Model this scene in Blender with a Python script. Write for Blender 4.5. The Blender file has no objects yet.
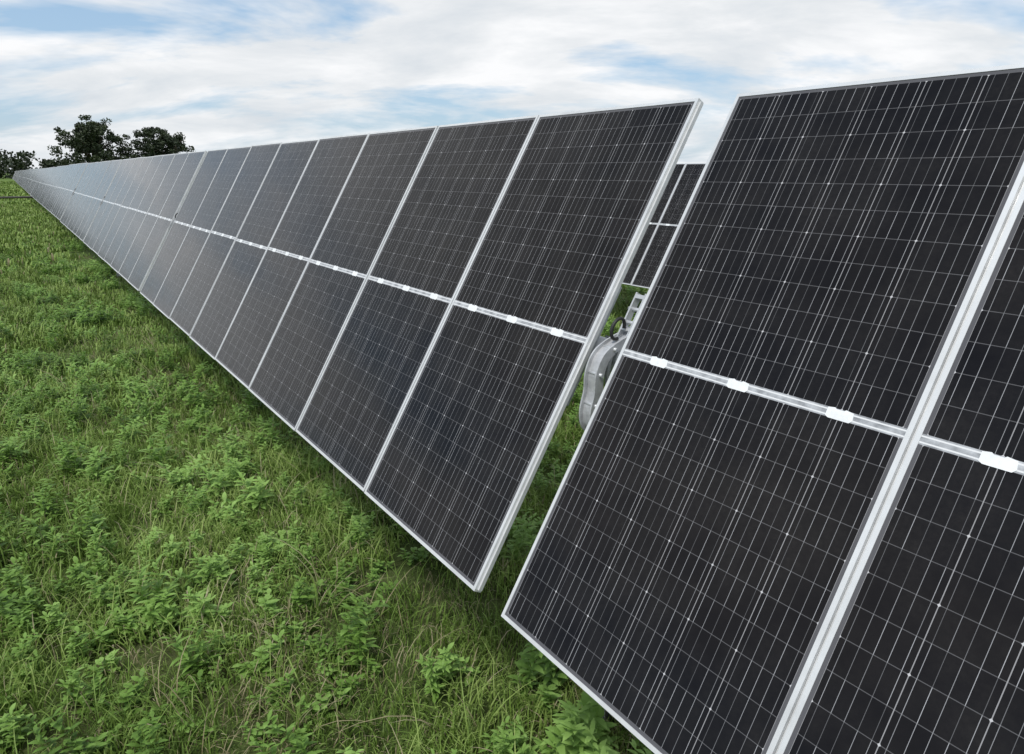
import bpy, math, random
from mathutils import Vector, Matrix, noise
random.seed(7)
scene=bpy.context.scene
scene.view_settings.view_transform='Standard'
scene.view_settings.look='None'
scene.view_settings.exposure=0
CAMZ=2.6
def link(o,parent=None):
    scene.collection.objects.link(o)
    if parent: o.parent=parent
    return o
def empty(name,parent=None):
    o=bpy.data.objects.new(name,None); o.empty_display_size=.2
    return link(o,parent)
# ---------------- camera
cd=bpy.data.cameras.new("camera"); cam=link(bpy.data.objects.new("camera",cd))
cd.sensor_width=36; cd.lens=700/1024*36; cd.clip_end=5000; cd.clip_start=.05
cam.location=(0,0,CAMZ); cam.rotation_euler=(math.radians(90-16.32),0,0)
scene.camera=cam

# ---------------- node helper
class NT:
    def __init__(s,name):
        s.m=bpy.data.materials.new(name); s.m.use_nodes=True
        s.t=s.m.node_tree; s.n=s.t.nodes; s.l=s.t.links
        s.b=s.n['Principled BSDF']; s.out=s.n['Material Output']
    def put(s,sock,v):
        if isinstance(v,bpy.types.NodeSocket): s.l.new(v,sock)
        else: sock.default_value=v
    def M(s,op,a,b=0.0,c=0.0):
        n=s.n.new('ShaderNodeMath'); n.operation=op
        s.put(n.inputs[0],a); s.put(n.inputs[1],b)
        if len(n.inputs)>2: s.put(n.inputs[2],c)
        return n.outputs[0]
    def mix(s,f,a,b):
        n=s.n.new('ShaderNodeMix'); n.data_type='RGBA'
        s.put(n.inputs[0],f)
        for i,v in ((6,a),(7,b)):
            if isinstance(v,tuple): n.inputs[i].default_value=(*v[:3],1)
            else: s.l.new(v,n.inputs[i])
        return n.outputs[2]
    def noise(s,vec,scale,detail=4,rough=.55,dist=0.0):
        n=s.n.new('ShaderNodeTexNoise'); n.inputs['Scale'].default_value=scale
        n.inputs['Detail'].default_value=detail; n.inputs['Roughness'].default_value=rough
        n.inputs['Distortion'].default_value=dist
        if vec is not None: s.l.new(vec,n.inputs['Vector'])
        return n.outputs['Fac']
    def ramp(s,f,stops):
        n=s.n.new('ShaderNodeValToRGB'); e=n.color_ramp.elements
        e[0].position=stops[0][0]; e[0].color=(*stops[0][1],1)
        e[1].position=stops[-1][0]; e[1].color=(*stops[-1][1],1)
        for p,c in stops[1:-1]:
            x=e.new(p); x.color=(*c,1)
        s.l.new(f,n.inputs[0]); return n.outputs[0]
    def rng(s,f,a,b,c=0.0,d=1.0):
        n=s.n.new('ShaderNodeMapRange'); s.l.new(f,n.inputs[0])
        for i,v in enumerate((a,b,c,d)): n.inputs[i+1].default_value=v
        return n.outputs[0]
    def coord(s,k):
        n=s.n.new('ShaderNodeTexCoord'); return n.outputs[k]
    def geo(s,k='Position'):
        n=s.n.new('ShaderNodeNewGeometry'); return n.outputs[k]
    def bump(s,h,st,dist=.01):
        n=s.n.new('ShaderNodeBump'); n.inputs['Strength'].default_value=st; n.inputs['Distance'].default_value=dist
        s.l.new(h,n.inputs['Height']); s.l.new(n.outputs[0],s.b.inputs['Normal'])

# ---------------- materials
def mat_metal(name,col,rough,metal,var=.25,scale=25):
    t=NT(name); p=t.coord('Object')
    f=t.noise(p,scale,4,.65); f2=t.noise(p,scale*.15,2)
    f=t.M('MULTIPLY',t.M('ADD',f,f2),.5)
    c=t.mix(t.rng(f,.35,.65),tuple(x*(1-var) for x in col),col)
    t.l.new(c,t.b.inputs['Base Color']); t.b.inputs['Metallic'].default_value=metal
    t.l.new(t.rng(f,.3,.7,rough*1.25,rough*.8),t.b.inputs['Roughness'])
    return t.m
alu=mat_metal("anodised_aluminium",(.76,.77,.78),.42,.35,.20,14)
galv=mat_metal("galvanised_steel",(.62,.64,.66),.45,.4,.3,30)
cast=mat_metal("cast_metal",(.60,.61,.63),.5,.3,.40,40)
shaftm=mat_metal("weathered_steel",(.07,.065,.06),.6,.3,.3,10)
blackp=mat_metal("black_cable",(.02,.02,.02),.5,0,.3,40)
whitep=mat_metal("junction_plastic",(.86,.88,.90),.3,0,.16,60)
palec=mat_metal("pale_cable",(.75,.77,.78),.5,0,.2,60)

PITCH=1.137; GAP=.011; W=PITCH-GAP; L=2.28
MX=.026; CW=(W-2*MX)/6; MG=.015; MY=.026; CH=(L/2-MG-MY)/12
def mat_cells():
    t=NT("solar_cell_glass")
    uv=t.n.new('ShaderNodeUVMap').outputs[0]
    sp=t.n.new('ShaderNodeSeparateXYZ'); t.l.new(uv,sp.inputs[0])
    u,v=sp.outputs[0],sp.outputs[1]
    idx=t.M('FLOOR',t.M('DIVIDE',u,2.0)); x=t.M('SUBTRACT',u,t.M('MULTIPLY',idx,2.0))
    yc=t.M('SUBTRACT',v,L/2); yy=t.M('ABSOLUTE',yc)
    cx=t.M('DIVIDE',t.M('SUBTRACT',x,MX),CW); cy=t.M('DIVIDE',t.M('SUBTRACT',yy,MG),CH)
    fx=t.M('FRACT',cx); fy=t.M('FRACT',cy)
    dx=t.M('MULTIPLY',t.M('MINIMUM',fx,t.M('SUBTRACT',1.0,fx)),CW)
    dy=t.M('MULTIPLY',t.M('MINIMUM',fy,t.M('SUBTRACT',1.0,fy)),CH)
    gx=t.M('LESS_THAN',dx,.0012); gy=t.M('LESS_THAN',dy,.0011)
    f2=t.M('FRACT',t.M('DIVIDE',cy,2.0))
    dy2=t.M('MULTIPLY',t.M('MINIMUM',f2,t.M('SUBTRACT',1.0,f2)),CH*2)
    dia=t.M('LESS_THAN',t.M('ADD',dx,dy2),.0045)
    b5=t.M('MULTIPLY',fx,5.0); bf=t.M('FRACT',b5)
    db=t.M('MULTIPLY',t.M('ABSOLUTE',t.M('SUBTRACT',bf,.5)),CW/5)
    bus=t.M('LESS_THAN',db,.0007)
    def rnd(a,b,c):
        cb=t.n.new('ShaderNodeCombineXYZ'); 
        for i,q in enumerate((a,b,c)): t.put(cb.inputs[i],q)
        w=t.n.new('ShaderNodeTexWhiteNoise'); w.noise_dimensions='3D'; t.l.new(cb.outputs[0],w.inputs[0]); return w.outputs['Value']
    sgn=t.M('MULTIPLY',t.M('GREATER_THAN',yc,0.0),31.0)
    row=t.M('ADD',t.M('FLOOR',cy),sgn)
    col=t.M('FLOOR',cx)
    r1=rnd(t.M('FLOOR',t.M('MULTIPLY',cx,5.0)),row,idx)
    r2=rnd(col,row,t.M('ADD',idx,77.0))
    r3=rnd(idx,3.0,9.0)
    busi=t.M('MULTIPLY',bus,t.rng(r1,.15,1.0,.22,.9))
    cellA=t.mix(r3,(.0078,.0072,.0076),(.0078,.0074,.0092))
    cell=t.mix(r2,cellA,(.0098,.0092,.0106))
    c=t.mix(busi,cell,(.46,.47,.50))
    c=t.mix(t.M('MULTIPLY',gy,.27),c,(.32,.32,.34))
    c=t.mix(t.M('MULTIPLY',gx,.62),c,(.46,.46,.48))
    c=t.mix(dia,c,(.50,.50,.52))
    ex=t.M('ADD',t.M('LESS_THAN',cx,0.0),t.M('GREATER_THAN',cx,6.0))
    ey=t.M('GREATER_THAN',cy,12.0)
    em=t.M('MINIMUM',t.M('ADD',ex,ey),1.0)
    c=t.mix(em,c,(.10,.10,.11))
    mb=t.M('LESS_THAN',yy,MG)
    rib=t.M('LESS_THAN',t.M('ABSOLUTE',t.M('SUBTRACT',yy,.0085)),.0022)
    sm=t.noise(uv,22,3); 
    bandc=t.mix(t.rng(sm,.35,.65),(.22,.23,.25),(.50,.52,.55))
    bandc=t.mix(rib,bandc,(.72,.73,.75))
    c=t.mix(mb,c,bandc)
    d1=t.noise(uv,3.0,4,.65); d2=t.noise(uv,60,2,.7)
    dust=t.M('MULTIPLY',t.rng(d1,.35,.8),t.rng(d2,.3,.8,.4,1.0))
    c=t.mix(t.M('MULTIPLY',dust,.045),c,(.45,.42,.38))
    t.l.new(c,t.b.inputs['Base Color'])
    t.l.new(t.rng(d1,.3,.7,.08,.17),t.b.inputs['Roughness'])
    t.b.inputs['IOR'].default_value=1.23
    t.b.inputs['Specular IOR Level'].default_value=.38
    return t.m
cells=mat_cells()
def mat_back():
    t=NT("panel_back_glass"); c=t.mix(t.noise(t.coord('Object'),8),(.05,.05,.06),(.09,.09,.10))
    t.l.new(c,t.b.inputs['Base Color']); t.b.inputs['Roughness'].default_value=.25; return t.m
backm=mat_back()

# ---------------- mesh builder
class MB:
    def __init__(s): s.v=[];s.f=[];s.m=[];s.uv={};s.sm=set()
    def box(s,x0,x1,y0,y1,z0,z1,mi,T=None):
        b=len(s.v)
        for p in ((x0,y0,z0),(x1,y0,z0),(x1,y1,z0),(x0,y1,z0),(x0,y0,z1),(x1,y0,z1),(x1,y1,z1),(x0,y1,z1)):
            s.v.append(T@Vector(p) if T else Vector(p))
        for f in ((0,3,2,1),(4,5,6,7),(0,1,5,4),(1,2,6,5),(2,3,7,6),(3,0,4,7)):
            s.f.append(tuple(b+i for i in f)); s.m.append(mi)
    def face(s,pts,mi,uv=None,T=None):
        b=len(s.v)
        for p in pts: s.v.append(T@Vector(p) if T else Vector(p))
        s.f.append(tuple(range(b,b+len(pts)))); s.m.append(mi)
        if uv: s.uv[len(s.f)-1]=uv
    def prism(s,poly,z0,z1,mi,T=None):
        n=len(poly)
        s.face([(x,y,z1) for x,y in poly],mi,T=T)
        s.face([(x,y,z0) for x,y in reversed(poly)],mi,T=T)
        for i in range(n):
            a,b=poly[i],poly[(i+1)%n]
            s.face([(a[0],a[1],z0),(b[0],b[1],z0),(b[0],b[1],z1),(a[0],a[1],z1)],mi,T=T)
    def tube(s,pts,r,mi,seg=12,cap=True,el=1.0):
        pts=[Vector(p) for p in pts]; rings=[]
        rr=r if isinstance(r,(list,tuple)) else [r]*len(pts)
        ref=None
        for i,p in enumerate(pts):
            d=(pts[min(i+1,len(pts)-1)]-pts[max(i-1,0)]).normalized()
            if ref is None: ref=Vector((0,0,1)) if abs(d.z)<.9 else Vector((1,0,0))
            a=d.cross(ref).normalized(); b=a.cross(d).normalized(); ref=b
            base=len(s.v); rings.append(base)
            for k in range(seg):
                t=2*math.pi*k/seg; s.v.append(p+(a*math.cos(t)*el+b*math.sin(t))*rr[i])
        for i in range(len(rings)-1):
            for k in range(seg):
                k2=(k+1)%seg
                s.f.append((rings[i]+k,rings[i]+k2,rings[i+1]+k2,rings[i+1]+k)); s.m.append(mi); s.sm.add(len(s.f)-1)
        if cap:
            s.f.append(tuple(reversed(range(rings[0],rings[0]+seg)))); s.m.append(mi)
            s.f.append(tuple(range(rings[-1],rings[-1]+seg))); s.m.append(mi)
    def strap(s,path,x0,x1,th,mi):
        n=len(path); out=[];inn=[]
        for i in range(n):
            a=Vector(path[max(i-1,0)]); b=Vector(path[min(i+1,n-1)]); d=(b-a).normalized(); nn=Vector((-d.y,d.x))
            p=Vector(path[i]); t=th[i] if isinstance(th,list) else th
            out.append(p+nn*t/2); inn.append(p-nn*t/2)
        for i in range(n-1):
            o0,o1,i0,i1=out[i],out[i+1],inn[i],inn[i+1]
            s.face([(x0,o0.x,o0.y),(x0,o1.x,o1.y),(x1,o1.x,o1.y),(x1,o0.x,o0.y)],mi); 
            s.face([(x0,i0.x,i0.y),(x1,i0.x,i0.y),(x1,i1.x,i1.y),(x0,i1.x,i1.y)],mi)
            s.face([(x1,o0.x,o0.y),(x1,o1.x,o1.y),(x1,i1.x,i1.y),(x1,i0.x,i0.y)],mi)
            s.face([(x0,o0.x,o0.y),(x0,i0.x,i0.y),(x0,i1.x,i1.y),(x0,o1.x,o1.y)],mi)
        for i in (0,n-1):
            s.face([(x0,out[i].x,out[i].y),(x1,out[i].x,out[i].y),(x1,inn[i].x,inn[i].y),(x0,inn[i].x,inn[i].y)],mi)
    def mesh(s,name,mats):
        me=bpy.data.meshes.new(name); me.from_pydata([tuple(v) for v in s.v],[],s.f)
        for m in mats: me.materials.append(m)
        me.polygons.foreach_set('material_index',s.m)
        me.polygons.foreach_set('use_smooth',[i in s.sm for i in range(len(s.f))])
        if s.uv:
            ul=me.uv_layers.new(name='UVMap')
            for fi,uv in s.uv.items():
                for li,q in zip(me.polygons[fi].loop_indices,uv): ul.data[li].uv=q
        me.update(); return me

# ---------------- geometry frame of row
YAW=math.atan2(-.8209,.5706); TH=math.radians(59.5)
TILT=Matrix.Rotation(TH,4,'X')
NMOD=8; GROUP=NMOD*PITCH+.19
FR,FD=.0145,.035
def modules_mesh():
    b=MB(); rn=random.Random(3)
    for k in range(NMOD):
        x1=-k*PITCH-GAP*.5; x0=x1-W; y0,y1=-L/2,L/2
        dt=rn.uniform(-.0025,.0025)
        T=TILT@Matrix.Translation((0,rn.uniform(-.004,.004),dt))@Matrix.Rotation(rn.uniform(-.0015,.0015),4,'X')
        b.box(x0,x0+FR,y0,y1,-FD,.0015,1,T); b.box(x1-FR,x1,y0,y1,-FD,.0015,1,T)
        b.box(x0+FR,x1-FR,y0,y0+FR,-FD,.0013,1,T); b.box(x0+FR,x1-FR,y1-FR,y1,-FD,.0013,1,T)
        xs=(x0+FR,x1-FR); ys=(y0+FR,y1-FR)
        o=(k+1)*2
        b.face([(xs[0],ys[0],-.001),(xs[1],ys[0],-.001),(xs[1],ys[1],-.001),(xs[0],ys[1],-.001)],0,
               [(o+xs[0]-x0,ys[0]+L/2),(o+xs[1]-x0,ys[0]+L/2),(o+xs[1]-x0,ys[1]+L/2),(o+xs[0]-x0,ys[1]+L/2)],T)
        b.face([(xs[0],ys[0],-.007),(xs[0],ys[1],-.007),(xs[1],ys[1],-.007),(xs[1],ys[0],-.007)],2,None,T)
        for c in (1/6,.5,5/6):
            xc=x0+MX+(W-2*MX)*c+rn.uniform(-.006,.006); w=.042; h=.0175
            b.prism([(xc-w,-h*.7),(xc-w*.75,-h),(xc+w*.8,-h),(xc+w,-h*.5),(xc+w*.9,h*.8),(xc+w*.3,h),(xc+w*.2,h*.75),(xc-w*.35,h*.75),(xc-w*.5,h),(xc-w,h*.8)],-.0008,.0006,3,T)
            b.box(xc-.045,xc+.045,-.03,.03,-.027,-.008,4,T)
        b.box(x1+.0005,x1+GAP-.0005,-L/2+.01,L/2-.01,-.03,-.012,1,TILT)
    return b.mesh("modules",[cells,alu,backm,whitep,blackp])
TC=TILT@Vector((0,0,-.135))
def tube_mesh():
    b=MB()
    b.tube([(-NMOD*PITCH-.0,TC.y,TC.z),(.19,TC.y,TC.z)],.062,0,24)
    for k in range(NMOD+1):
        x=-k*PITCH
        w=.045
        if k==0: x-=.05
        if k==NMOD: x+=.05
        b.box(x-w/2,x+w/2,-.28,.28,-.071,-FD-.003,0,TILT)
        ring=[]
        for i in range(13):
            a=math.pi+math.pi*i/12
            v=TILT@Vector((0,math.cos(a)*.07,-.135+math.sin(a)*.07)); ring.append((v.y,v.z))
        b.strap(ring,x-.018,x+.018,.006,0)
    pts=[]
    for i in range(97):
        x=-i*NMOD*PITCH/96
        sag=.02*abs(math.sin(i*math.pi/6))
        pts.append(Vector((x,TC.y+.02,TC.z-.075-sag)))
    b.tube(pts,.007,1,6)
    return b.mesh("torque_tube",[galv,blackp])
def bearing_mesh():
    b=MB(); xc=.095
    cy,cz=TC.y,TC.z
    n=28
    ring=[(cy+.072*math.cos(2*math.pi*i/n),cz+.072*math.sin(2*math.pi*i/n)) for i in range(n+1)]
    b.strap(ring,xc-.03,xc+.03,.012,1)
    def cr(P,m=5):
        o=[]
        for i in range(len(P)-1):
            p0=Vector(P[max(i-1,0)]);p1=Vector(P[i]);p2=Vector(P[i+1]);p3=Vector(P[min(i+2,len(P)-1)])
            for j in range(m):
                t=j/m; o.append(.5*((2*p1)+(-p0+p2)*t+(2*p0-5*p1+4*p2-p3)*t*t+(-p0+3*p1-3*p2+p3)*t**3))
        o.append(Vector(P[-1])); return [(cy+q.x,cz+q.y) for q in o]
    A=cr([(.11,.13),(.03,.10),(-.06,.07),(-.13,.03),(-.165,-.04),(-.17,-.12),(-.19,-.20),(-.18,-.27),(-.13,-.31),(-.08,-.33)])
    N=len(A)
    b.strap(A,xc-.028,xc+.028,.010,0)
    th=[.022+.022*math.sin(math.pi*i/N) for i in range(N)]
    b.strap(A,xc-.036,xc-.028,th,0); b.strap(A,xc+.028,xc+.036,th,0)
    B=cr([(-.02,.075),(-.085,.02),(-.10,-.05),(-.09,-.12),(-.115,-.18),(-.10,-.25),(-.078,-.3)])
    b.tube([(xc+.006,y,z) for y,z in B],[.011]*len(B),0,8,True,1.4)
    C=cr([(.03,.10),(.10,.07),(.12,0),(.10,-.08),(.085,-.15),(.083,-.24),(.083,-.33)])
    b.strap(C,xc-.03,xc+.03,.012,0)
    b.box(xc-.05,xc+.05,cy-.092,cy-.076,cz-.42,cz-.24,0)
    b.box(xc-.05,xc+.05,cy+.076,cy+.092,cz-.42,cz-.24,0)
    for xx in (xc-.03,xc+.022):
        b.box(xx,xx+.008,.02,.27,-.10,-.068,1,TILT)
    b.box(xc-.022,xc+.022,.245,.262,-.10,-.068,1,TILT)
    b.box(xc-.022,xc+.022,.10,.115,-.10,-.068,1,TILT)
    hook=[]
    for i in range(17):
        a=math.radians(-70+290*i/16); v=TILT@Vector((0,.09+.045*math.cos(a),-.03+.032*math.sin(a))); hook.append((xc-.0,v.y,v.z))
    b.tube(hook,.0075,2,8)
    for yy in (.05,.14,.2):
        v=TILT@Vector((0,yy,-.084))
        b.tube([(xc-.045,v.y,v.z),(xc+.045,v.y,v.z)],.009,1,6)
    for q in (12,20,28):
        y,z=A[q]; b.tube([(xc-.05,y,z),(xc+.05,y,z)],.009,1,6)
    for zz in (-.28,-.37):
        for dx in (.022,-.022):
            b.tube([(xc+dx,cy-.11,cz+zz),(xc+dx,cy-.09,cz+zz)],.012,1,6)
    pts=[]
    for i in range(20):
        t=i/19; pts.append((-.08+.36*t,cy+.03,cz-.085-.13*math.sin(math.pi*t)))
    b.tube(pts,.007,2,8)
    return b.mesh("bearing",[cast,galv,blackp])
def post_mesh(g=-1.92):
    b=MB(); xc=.095; y=TC.y; zt=TC.z-.15; w,h=.075,.05
    b.box(xc-h,xc+h,y-w,y-w+.007,g-.6,zt,0); b.box(xc-h,xc+h,y+w-.007,y+w,g-.6,zt,0)
    b.box(xc-.0035,xc+.0035,y-w+.007,y+w-.007,g-.6,zt,0)
    return b.mesh("support_post",[galv])
mm,tm,bm_,pm=modules_mesh(),tube_mesh(),bearing_mesh(),post_mesh()
M0=Vector((.322,2.852,CAMZ-.680)); D=Vector((.5706,-.8209,0)).normalized(); Q=Vector((.8209,.5706,0)).normalized()
def make_group(org,rnd):
    e=empty("solar_panel_array"); e.location=org
    e.rotation_euler=(rnd.uniform(-.004,.004) if rnd else 0,0,YAW)
    for n,m in (("modules",mm),("torque_tube",tm),("bearing",bm_),("support_post",pm)):
        link(bpy.data.objects.new(n,m),e)
    return e
rg=random.Random(5)
for g in range(-2,26):
    dz=0 if g<3 else .03*math.sin(g*.8)
    make_group(M0-D*GROUP*g+Vector((0,0,dz)), rg if g>0 else None)
row2=[]
for g in range(-3,26):
    o=M0+Q*7.0-D*(GROUP*g+2.9)+Vector((0,0,-.16))
    row2.append(make_group(o,rg))
b=MB(); pts=[]
for i in range(24):
    t=i/23; pts.append((-1.15+.75*t,-.15,-.14+.22*math.sin(math.pi*t)))
b.tube(pts,.014,0,8)
lm=b.mesh("cable_loop",[palec])
for e in row2[2:6]: link(bpy.data.objects.new("cable_loop",lm),e)

# low drive shaft running under the rows
b=MB()
base=M0-D*GROUP*7+D*.095; gz=.74
p0=Vector((base.x,base.y,gz))+Q*7; p1=p0-Q*14
b.tube([p0,p1],.08,0,12)
for p in (p1,p0):
    b.box(p.x-.08,p.x+.08,p.y-.08,p.y+.08,-.3,gz-.07,0)
    b.box(p.x-.14,p.x+.14,p.y-.12,p.y+.12,gz-.07,gz+.14,0)
link(bpy.data.objects.new("drive_shaft",b.mesh("drive_shaft",[shaftm])))

# ---------------- ground
def mat_ground():
    t=NT("grassy_soil"); p=t.geo()
    n1=t.noise(p,.35,4,.6); n2=t.noise(p,6,5,.7); n3=t.noise(p,45,4,.7); n4=t.noise(p,.03,3,.5)
    g=t.ramp(n2,[(.3,(.033,.055,.011)),(.5,(.06,.10,.022)),(.7,(.105,.155,.040))])
    br=t.ramp(n3,[(.3,(.06,.05,.025)),(.7,(.16,.14,.075))])
    c=t.mix(t.rng(n1,.46,.62,.12,.7),g,br)
    far=t.ramp(n4,[(.3,(.11,.18,.038)),(.7,(.15,.21,.052))])
    geo=t.n.new('ShaderNodeVectorMath'); geo.operation='LENGTH'; t.l.new(p,geo.inputs[0])
    c=t.mix(t.rng(geo.outputs['Value'],15,60),c,t.mix(.3,far,g))
    t.l.new(c,t.b.inputs['Base Color']); t.b.inputs['Roughness'].default_value=.95
    t.b.inputs['Specular IOR Level'].default_value=.15
    t.bump(t.M('ADD',n2,t.M('MULTIPLY',n3,.4)),.8,.08)
    return t.m
def gh(x,y):
    d=math.hypot(x,y); f=max(0,1-d/60)
    return (.08*noise.noise(Vector((x*.35,y*.35,0))))*f
me=bpy.data.meshes.new("ground"); vs=[];fs=[]
rings=[0.4*1.07**i for i in range(135)]; NS=180
vs.append((0,0,gh(0,0)))
for r in rings:
    for k in range(NS):
        a=2*math.pi*k/NS; x,y=r*math.cos(a),r*math.sin(a); vs.append((x,y,gh(x,y)-.015))
for k in range(NS): fs.append((0,1+k,1+(k+1)%NS))
for i in range(len(rings)-1):
    for k in range(NS):
        k2=(k+1)%NS; fs.append((1+i*NS+k,1+(i+1)*NS+k,1+(i+1)*NS+k2,1+i*NS+k2))
me.from_pydata(vs,[],fs); me.materials.append(mat_ground()); me.polygons.foreach_set('use_smooth',[True]*len(fs))
link(bpy.data.objects.new("ground",me))

# ---------------- foliage materials
def mat_leaf(name,dark,mid,light,transl=.25):
    t=NT(name)
    at=t.n.new('ShaderNodeAttribute'); at.attribute_name='tone'
    oi=t.n.new('ShaderNodeObjectInfo')
    wp=t.noise(t.geo(),.6,2)
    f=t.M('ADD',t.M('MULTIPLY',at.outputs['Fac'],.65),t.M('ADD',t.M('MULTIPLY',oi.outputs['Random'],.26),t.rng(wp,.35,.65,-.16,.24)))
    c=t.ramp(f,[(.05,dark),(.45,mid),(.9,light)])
    t.l.new(c,t.b.inputs['Base Color']); t.b.inputs['Roughness'].default_value=.55
    t.b.inputs['Specular IOR Level'].default_value=.3
    if transl>0:
        tr=t.n.new('ShaderNodeBsdfTranslucent'); t.l.new(c,tr.inputs[0])
        mx=t.n.new('ShaderNodeMixShader'); mx.inputs[0].default_value=transl
        t.l.new(t.b.outputs[0],mx.inputs[1]); t.l.new(tr.outputs[0],mx.inputs[2]); t.l.new(mx.outputs[0],t.out.inputs[0])
    return t.m
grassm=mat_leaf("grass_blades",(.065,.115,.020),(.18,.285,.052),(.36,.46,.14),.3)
grassf=mat_leaf("far_grass_blades",(.08,.135,.024),(.175,.27,.052),(.29,.38,.11),0)
drym=mat_leaf("dry_grass",(.18,.155,.08),(.30,.265,.15),(.44,.40,.26),.1)
weedm=mat_leaf("weed_leaves",(.065,.13,.022),(.17,.305,.055),(.31,.48,.13),.3)
treem=mat_leaf("tree_leaves",(.011,.019,.008),(.023,.036,.013),(.048,.068,.025),0)
barkm=mat_metal("bark",(.07,.055,.04),.9,0,.4,5)

class Leafy:
    def __init__(s): s.v=[];s.f=[];s.t=[];s.m=[]
    def strip(s,pts,ws,side,tone,mi=0):
        b=len(s.v); n=len(pts)
        for i,(p,w) in enumerate(zip(pts,list(ws)+[0])):
            if i==n-1: s.v.append(tuple(p)); s.t.append(tone+.1)
            else:
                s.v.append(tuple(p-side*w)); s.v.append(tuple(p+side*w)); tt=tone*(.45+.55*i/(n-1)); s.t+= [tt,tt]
        for i in range(n-2):
            s.f.append((b+2*i,b+2*i+1,b+2*i+3,b+2*i+2)); s.m.append(mi)
        s.f.append((b+2*(n-2),b+2*(n-2)+1,b+2*(n-1))); s.m.append(mi)
    def leaf(s,base,dir,up,ln,wd,tone,mi=0):
        side=dir.cross(up).normalized()
        pts=[base,base+dir*ln*.35+up*ln*.05,base+dir*ln*.7+up*ln*.0,base+dir*ln-up*ln*.12]
        s.strip(pts,[wd*.15,wd*.5,wd*.36],side,tone,mi)
    def mesh(s,name,mats):
        me=bpy.data.meshes.new(name); me.from_pydata(s.v,[],s.f)
        for m in mats: me.materials.append(m)
        me.polygons.foreach_set('material_index',s.m)
        a=me.attributes.new('tone','FLOAT','POINT'); a.data.foreach_set('value',s.t)
        me.update(); return me
def tuft(nb,rad,h0,h1,w,dry,rn,spread=.6):
    L_=Leafy()
    for _ in range(nb):
        a=rn.uniform(0,6.283); r=rad*math.sqrt(rn.random()); p=Vector((r*math.cos(a),r*math.sin(a),-.02))
        h=rn.uniform(h0,h1)*(1-.35*r/rad); b=rn.uniform(0,6.283); lean=rn.uniform(.1,spread)
        d=Vector((math.cos(b),math.sin(b),0)); side=Vector((-d.y,d.x,0))
        pts=[p,p+Vector((0,0,h*.45))+d*h*lean*.2,p+Vector((0,0,h*.8))+d*h*lean*.6,p+Vector((0,0,h*(1-.25*lean)))+d*h*lean*1.1]
        ww=w*rn.uniform(.6,1.3)
        L_.strip(pts,[ww,ww*.9,ww*.6],side,rn.uniform(.25,1),1 if rn.random()<dry else 0)
    return L_
def wisps(nb,rad,h0,h1,rn):
    L_=Leafy()
    for _ in range(nb):
        a=rn.uniform(0,6.283); r=rad*math.sqrt(rn.random()); p=Vector((r*math.cos(a),r*math.sin(a),-.02))
        h=rn.uniform(h0,h1); b=rn.uniform(0,6.283); lean=rn.uniform(.3,1.1)
        d=Vector((math.cos(b),math.sin(b),0)); side=Vector((-d.y,d.x,0)); pts=[]
        for i in range(6):
            t=i/5; pts.append(p+d*h*lean*t**1.8+Vector((0,0,h*(t-.35*lean*t**3))))
        ww=.0028*rn.uniform(.6,1.3)
        L_.strip(pts,[ww,ww,ww*.9,ww*.7,ww*.45],side,rn.uniform(.5,1.1),1 if rn.random()<.15 else 0)
    return L_
def weed(rn,h,nst=3,size=.07,rad=.06,wr=.35):
    L_=Leafy()
    for s in range(nst):
        a=rn.uniform(0,6.283); lean=rn.uniform(.1,.6); hh=h*rn.uniform(.5,1)
        base=Vector((rn.uniform(-rad,rad),rn.uniform(-rad,rad),-.02)); d=Vector((math.cos(a),math.sin(a),0))
        pts=[base+Vector((0,0,hh*t))+d*hh*lean*t*t for t in (0,.33,.66,1)]
        L_.strip(pts,[.003,.0025,.002],Vector((-d.y,d.x,0)),.5)
        k=int(hh/.028)+3
        for i in range(k):
            t=.15+.85*i/(k-1); p=base+Vector((0,0,hh*t))+d*hh*lean*t*t
            for q in range(3 if i==k-1 else 2):
                b=i*2.4+q*3.14+rn.uniform(-.5,.5); ln=size*rn.uniform(.6,1.2)*(1.15-.45*t)
                dd=Vector((math.cos(b),math.sin(b),rn.uniform(.05,.6))).normalized()
                L_.leaf(p,dd,Vector((0,0,1)),ln,ln*wr*rn.uniform(.8,1.2),rn.uniform(.3,.7)+.4*t)
    return L_
rn=random.Random(11)
grass=empty("grass"); weeds=empty("weeds")
def scatter(parent,name,protomesh,items):
    vs=[];fs=[]
    for (x,y,z,s,tilt) in items:
        a=rn.uniform(0,6.283); ca,sa=math.cos(a)*s/2,math.sin(a)*s/2
        tx,ty=rn.uniform(-tilt,tilt),rn.uniform(-tilt,tilt)
        b=len(vs)
        for (i,j) in ((-1,-1),(1,-1),(1,1),(-1,1)):
            dx=i*ca-j*sa; dy=i*sa+j*ca
            vs.append((x+dx,y+dy,z+dx*tx+dy*ty))
        fs.append((b,b+1,b+2,b+3))
    me=bpy.data.meshes.new(name+"_points"); me.from_pydata(vs,[],fs)
    o=link(bpy.data.objects.new(name+"_patch",me),parent)
    o.instance_type='FACES'; o.use_instance_faces_scale=True; o.show_instancer_for_render=False
    link(bpy.data.objects.new(name+"_tuft",protomesh),o)
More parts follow.
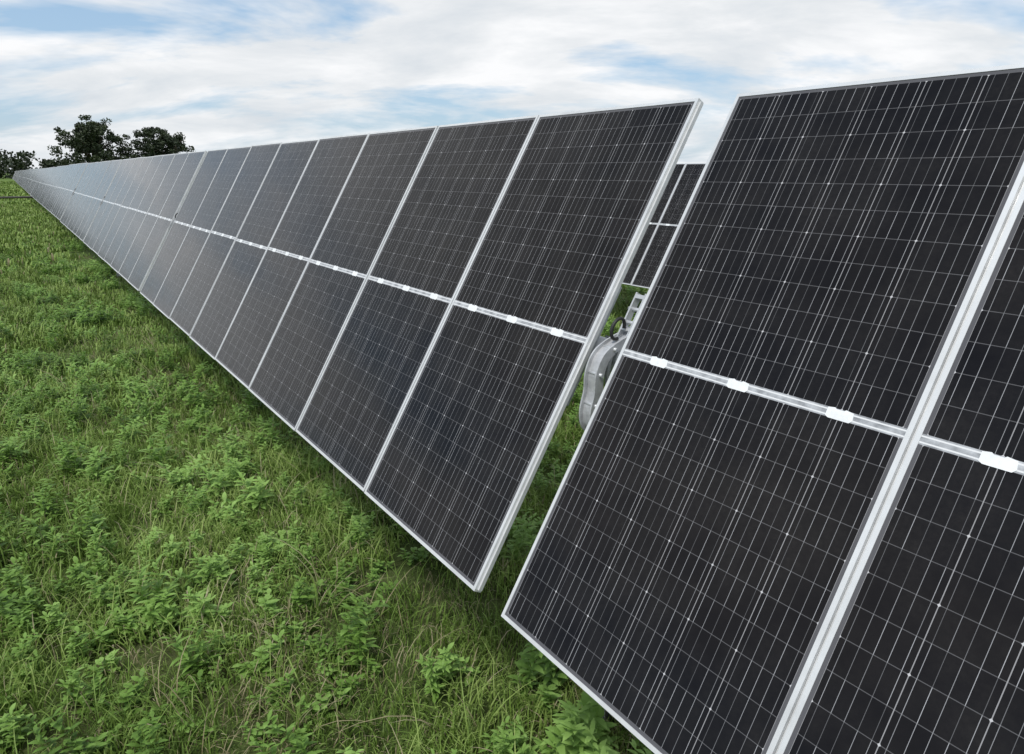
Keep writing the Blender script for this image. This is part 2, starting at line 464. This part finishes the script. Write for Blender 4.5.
def sector(r0,r1,dens,smin,smax,tilt,thr=-1,hs=.4,inv=False,seed=7):
    a0,a1=math.radians(-56),math.radians(52); n=int((a1-a0)/2*(r1*r1-r0*r0)*dens); out=[]
    for _ in range(n):
        a=rn.uniform(a0,a1); r=math.sqrt(rn.uniform(r0*r0,r1*r1)); x,y=r*math.sin(a),r*math.cos(a)
        nz=noise.noise(Vector((x*.45,y*.45,seed)))+.5*noise.noise(Vector((x*1.4,y*1.4,seed-5)))
        if (-nz if inv else nz)<thr+rn.uniform(-.25,.25): continue
        out.append((x,y,gh(x,y),rn.uniform(smin,smax)*(1+hs*.5*nz),tilt))
    return out
def split(items,k):
    return [items[i::k] for i in range(k)]
near=split(sector(1.5,9,29,.85,1.25,.25,-3,.5),4)
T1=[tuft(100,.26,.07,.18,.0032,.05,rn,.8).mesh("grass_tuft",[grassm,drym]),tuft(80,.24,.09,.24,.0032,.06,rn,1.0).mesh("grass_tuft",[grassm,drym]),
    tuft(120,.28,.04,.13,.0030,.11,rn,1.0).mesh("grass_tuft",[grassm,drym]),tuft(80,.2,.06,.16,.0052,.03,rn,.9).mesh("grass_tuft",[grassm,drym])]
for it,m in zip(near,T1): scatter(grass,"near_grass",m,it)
scatter(grass,"tall_grass",wisps(22,.12,.20,.42,rn).mesh("grass_tuft",[grassm,drym]),sector(1.5,12,3,.7,1.2,.2,.0,.4,False,21))
scatter(grass,"tall_grass",wisps(16,.2,.14,.30,rn).mesh("grass_tuft",[grassm,drym]),sector(1.5,12,6,.7,1.2,.2,-.4))
T2=[tuft(140,.4,.09,.26,.007,.06,rn,.8).mesh("grass_tuft",[grassf,drym]),tuft(120,.4,.05,.18,.008,.08,rn,.7).mesh("grass_tuft",[grassf,drym])]
for it,m in zip(split(sector(8.5,24,7,.8,1.3,.2,-2),2),T2): scatter(grass,"mid_grass",m,it)
T3=tuft(200,1.1,.12,.30,.022,.06,rn,.7).mesh("grass_tuft",[grassf,drym])
scatter(grass,"far_grass",T3,sector(23,70,.6,.8,1.3,.1,-.8))
T4=tuft(200,3.0,.15,.4,.08,.05,rn,.7).mesh("grass_tuft",[grassf,drym])
scatter(grass,"distant_grass",T4,sector(68,240,.04,.8,1.3,.03,-.9))
Td=tuft(60,.25,.05,.17,.003,1,rn,1.2).mesh("dry_tuft",[grassm,drym])
scatter(grass,"dry_grass",Td,sector(1.2,16,7,.7,1.2,.3,.14,.4,True))
for h,sz,dn,r1,wr,sd_ in ((.27,.080,5.0,11,.36,7),(.20,.060,10,11,.42,13),(.13,.055,14,10,.55,17),(.36,.085,2.0,14,.32,23),(.42,.06,1.2,12,.24,29),(.28,.10,2.4,9,.30,31)):
    scatter(weeds,"weed",weed(rn,h,4,sz,.07,wr).mesh("weed_plant",[weedm]),sector(1.8,r1,dn,.7,1.25,.2,-.04,.4,False,sd_))
scatter(weeds,"weed",weed(rn,.34,7,.11,.25).mesh("weed_plant",[weedm]),sector(10,30,1.7,.7,1.3,.2,-.14))

# ---------------- trees
def tree(name,loc,H,Wd,seed,nclump=60,leaves=70,ls=.55,flat=.55):
    r=random.Random(seed)
    e=empty(name); e.location=loc
    t=MB(); L_=Leafy()
    th=H*.28
    t.tube([(0,0,-.5),(.1,0,th*.5),(-.05,.1,th)],[H*.035,H*.027,H*.022],0,10)
    ends=[]
    for i in range(9):
        a=i*2.4+r.uniform(-.3,.3); el=r.uniform(.25,1.2); ln=r.uniform(.7,1.0)
        ex=Vector((math.cos(a)*math.cos(el)*Wd*.46*ln,math.sin(a)*math.cos(el)*Wd*.46*ln,th+math.sin(el)*(H-th)*.85*ln))
        s=Vector((0,0,th*r.uniform(.8,1))); m=s.lerp(ex,.5)+Vector((0,0,H*.05))
        t.tube([s,m,ex],[H*.014,H*.009,H*.003],0,6); ends.append(ex)
        for j in range(3):
            q=m.lerp(ex,r.uniform(.1,.9)); e2=q+Vector((r.uniform(-1,1),r.uniform(-1,1),r.uniform(-.1,1)))*H*.15
            t.tube([q,e2],[H*.005,H*.002],0,5); ends.append(e2)
    cl=[]
    for i in range(nclump):
        q=r.random()
        if q<.35:
            c=r.choice(ends)+Vector((r.gauss(0,1),r.gauss(0,1),r.gauss(0,.6)))*H*.05
        else:
            a=r.uniform(0,6.28); el=r.uniform(-.15,1.45); rr=r.uniform(.35,1)
            c=Vector((math.cos(a)*math.cos(el)*Wd*.48*rr,math.sin(a)*math.cos(el)*Wd*.48*rr,th*.95+math.sin(el)*(H-th)*.92*rr))
        cl.append((c,r.uniform(.05,.105)*H))
    for c,s in cl:
        tone=r.uniform(.1,.7)
        for _ in range(leaves):
            d=Vector((r.gauss(0,1),r.gauss(0,1),r.gauss(0,1)));d=d.normalized()*s*(r.random()**.5); d.z*=flat+.1
            p=c+d; u=Vector((r.gauss(0,1),r.gauss(0,1),r.gauss(0,1))).normalized(); w=u.orthogonal().normalized()
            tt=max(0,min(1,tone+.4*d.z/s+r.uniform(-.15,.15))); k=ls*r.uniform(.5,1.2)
            b=len(L_.v)
            for q in (p-u*k*.5,p+w*k*.3,p+u*k*.5,p-w*k*.3): L_.v.append(tuple(q)); L_.t.append(tt)
            L_.f.append((b,b+1,b+2,b+3)); L_.m.append(0)
    link(bpy.data.objects.new("trunk",t.mesh("trunk",[barkm])),e)
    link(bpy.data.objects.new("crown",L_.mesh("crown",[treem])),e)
    return e
def at(px,depthY):
    return (px-512)/724.0*depthY
tree("oak_tree",(at(98,225),225,0),20.3,23,21,195,70,.75)
tree("oak_tree",(at(166,232),232,0),17.6,24,34,175,70,.75)
r=random.Random(9); L_=Leafy()
def massclump(c,s,n,tone,ls):
    for _ in range(n):
        d=Vector((r.gauss(0,1),r.gauss(0,1),r.gauss(0,1))).normalized()*s*(r.random()**.45); d.z*=.75
        p=c+d; u=Vector((r.gauss(0,1),r.gauss(0,1),r.gauss(0,1))).normalized(); w=u.orthogonal().normalized()
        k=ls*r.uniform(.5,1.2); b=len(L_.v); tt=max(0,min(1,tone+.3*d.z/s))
        for q in (p-u*k*.5,p+w*k*.35,p+u*k*.5,p-w*k*.35): L_.v.append(tuple(q)); L_.t.append(tt)
        L_.f.append((b,b+1,b+2,b+3)); L_.m.append(0)
x=-420
while x<-150:
    Y=300+ r.uniform(-15,25); h=9+4*noise.noise(Vector((x*.02,0,5)))+r.uniform(-2,3)
    for j in range(8):
        massclump(Vector((x+r.uniform(-6,6),Y+r.uniform(-5,5),h*r.uniform(.1,.85))),h*r.uniform(.22,.4),60,r.uniform(.1,.5),1.4)
    x+=r.uniform(3,6)
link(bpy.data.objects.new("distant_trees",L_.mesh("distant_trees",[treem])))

# ---------------- world
SE,SA=math.radians(60),math.radians(215)
w=bpy.data.worlds.new("World"); scene.world=w; w.use_nodes=True
t=NT.__new__(NT); t.t=w.node_tree; t.n=t.t.nodes; t.l=t.t.links
bg=t.n['Background']; bg.inputs[1].default_value=.145
sky=t.n.new('ShaderNodeTexSky'); sky.sky_type='NISHITA'; sky.sun_disc=False
sky.sun_elevation=SE; sky.sun_rotation=SA; sky.dust_density=1.0; sky.air_density=1.0
g=t.coord('Generated'); sp=t.n.new('ShaderNodeSeparateXYZ'); t.l.new(g,sp.inputs[0])
z=t.M('ADD',t.M('MAXIMUM',sp.outputs[2],0.0),.20)
cb=t.n.new('ShaderNodeCombineXYZ'); t.l.new(t.M('DIVIDE',sp.outputs[0],z),cb.inputs[0]); t.l.new(t.M('DIVIDE',sp.outputs[1],z),cb.inputs[1])
mp=t.n.new('ShaderNodeMapping'); mp.inputs['Rotation'].default_value=(0,0,math.radians(20)); mp.inputs['Scale'].default_value=(.62,.85,1); mp.inputs['Location'].default_value=(5.05,2.75,0)
t.l.new(cb.outputs[0],mp.inputs[0]); v=mp.outputs[0]
n1=t.noise(v,1.15,6,.60,.3); n3=t.noise(v,.4,2,.5)
f=t.M('ADD',t.M('MULTIPLY',n1,.8),t.M('MULTIPLY',n3,.2))
cov=t.rng(f,.41,.51)
cc=t.ramp(t.noise(v,2.2,6,.6,.3),[(.32,(4.9,5.2,5.5)),(.48,(5.75,5.9,6.05)),(.64,(6.9,6.9,6.95))])
skc=t.mix(.6,sky.outputs[0],(2.6,3.9,5.4))
c=t.mix(t.M('MULTIPLY',cov,.96),skc,cc)
hz=t.rng(sp.outputs[2],0.0,.07,.3,0.0)
c=t.mix(hz,c,(5.5,5.9,6.3))
t.l.new(c,bg.inputs[0])
sd=bpy.data.lights.new("sun","SUN"); sd.energy=2.5; sd.angle=math.radians(12); sd.color=(1,.97,.92)
so=link(bpy.data.objects.new("sun",sd))
dirv=Vector((math.sin(SA)*math.cos(SE),math.cos(SA)*math.cos(SE),math.sin(SE)))
so.rotation_euler=dirv.to_track_quat('Z','Y').to_euler()
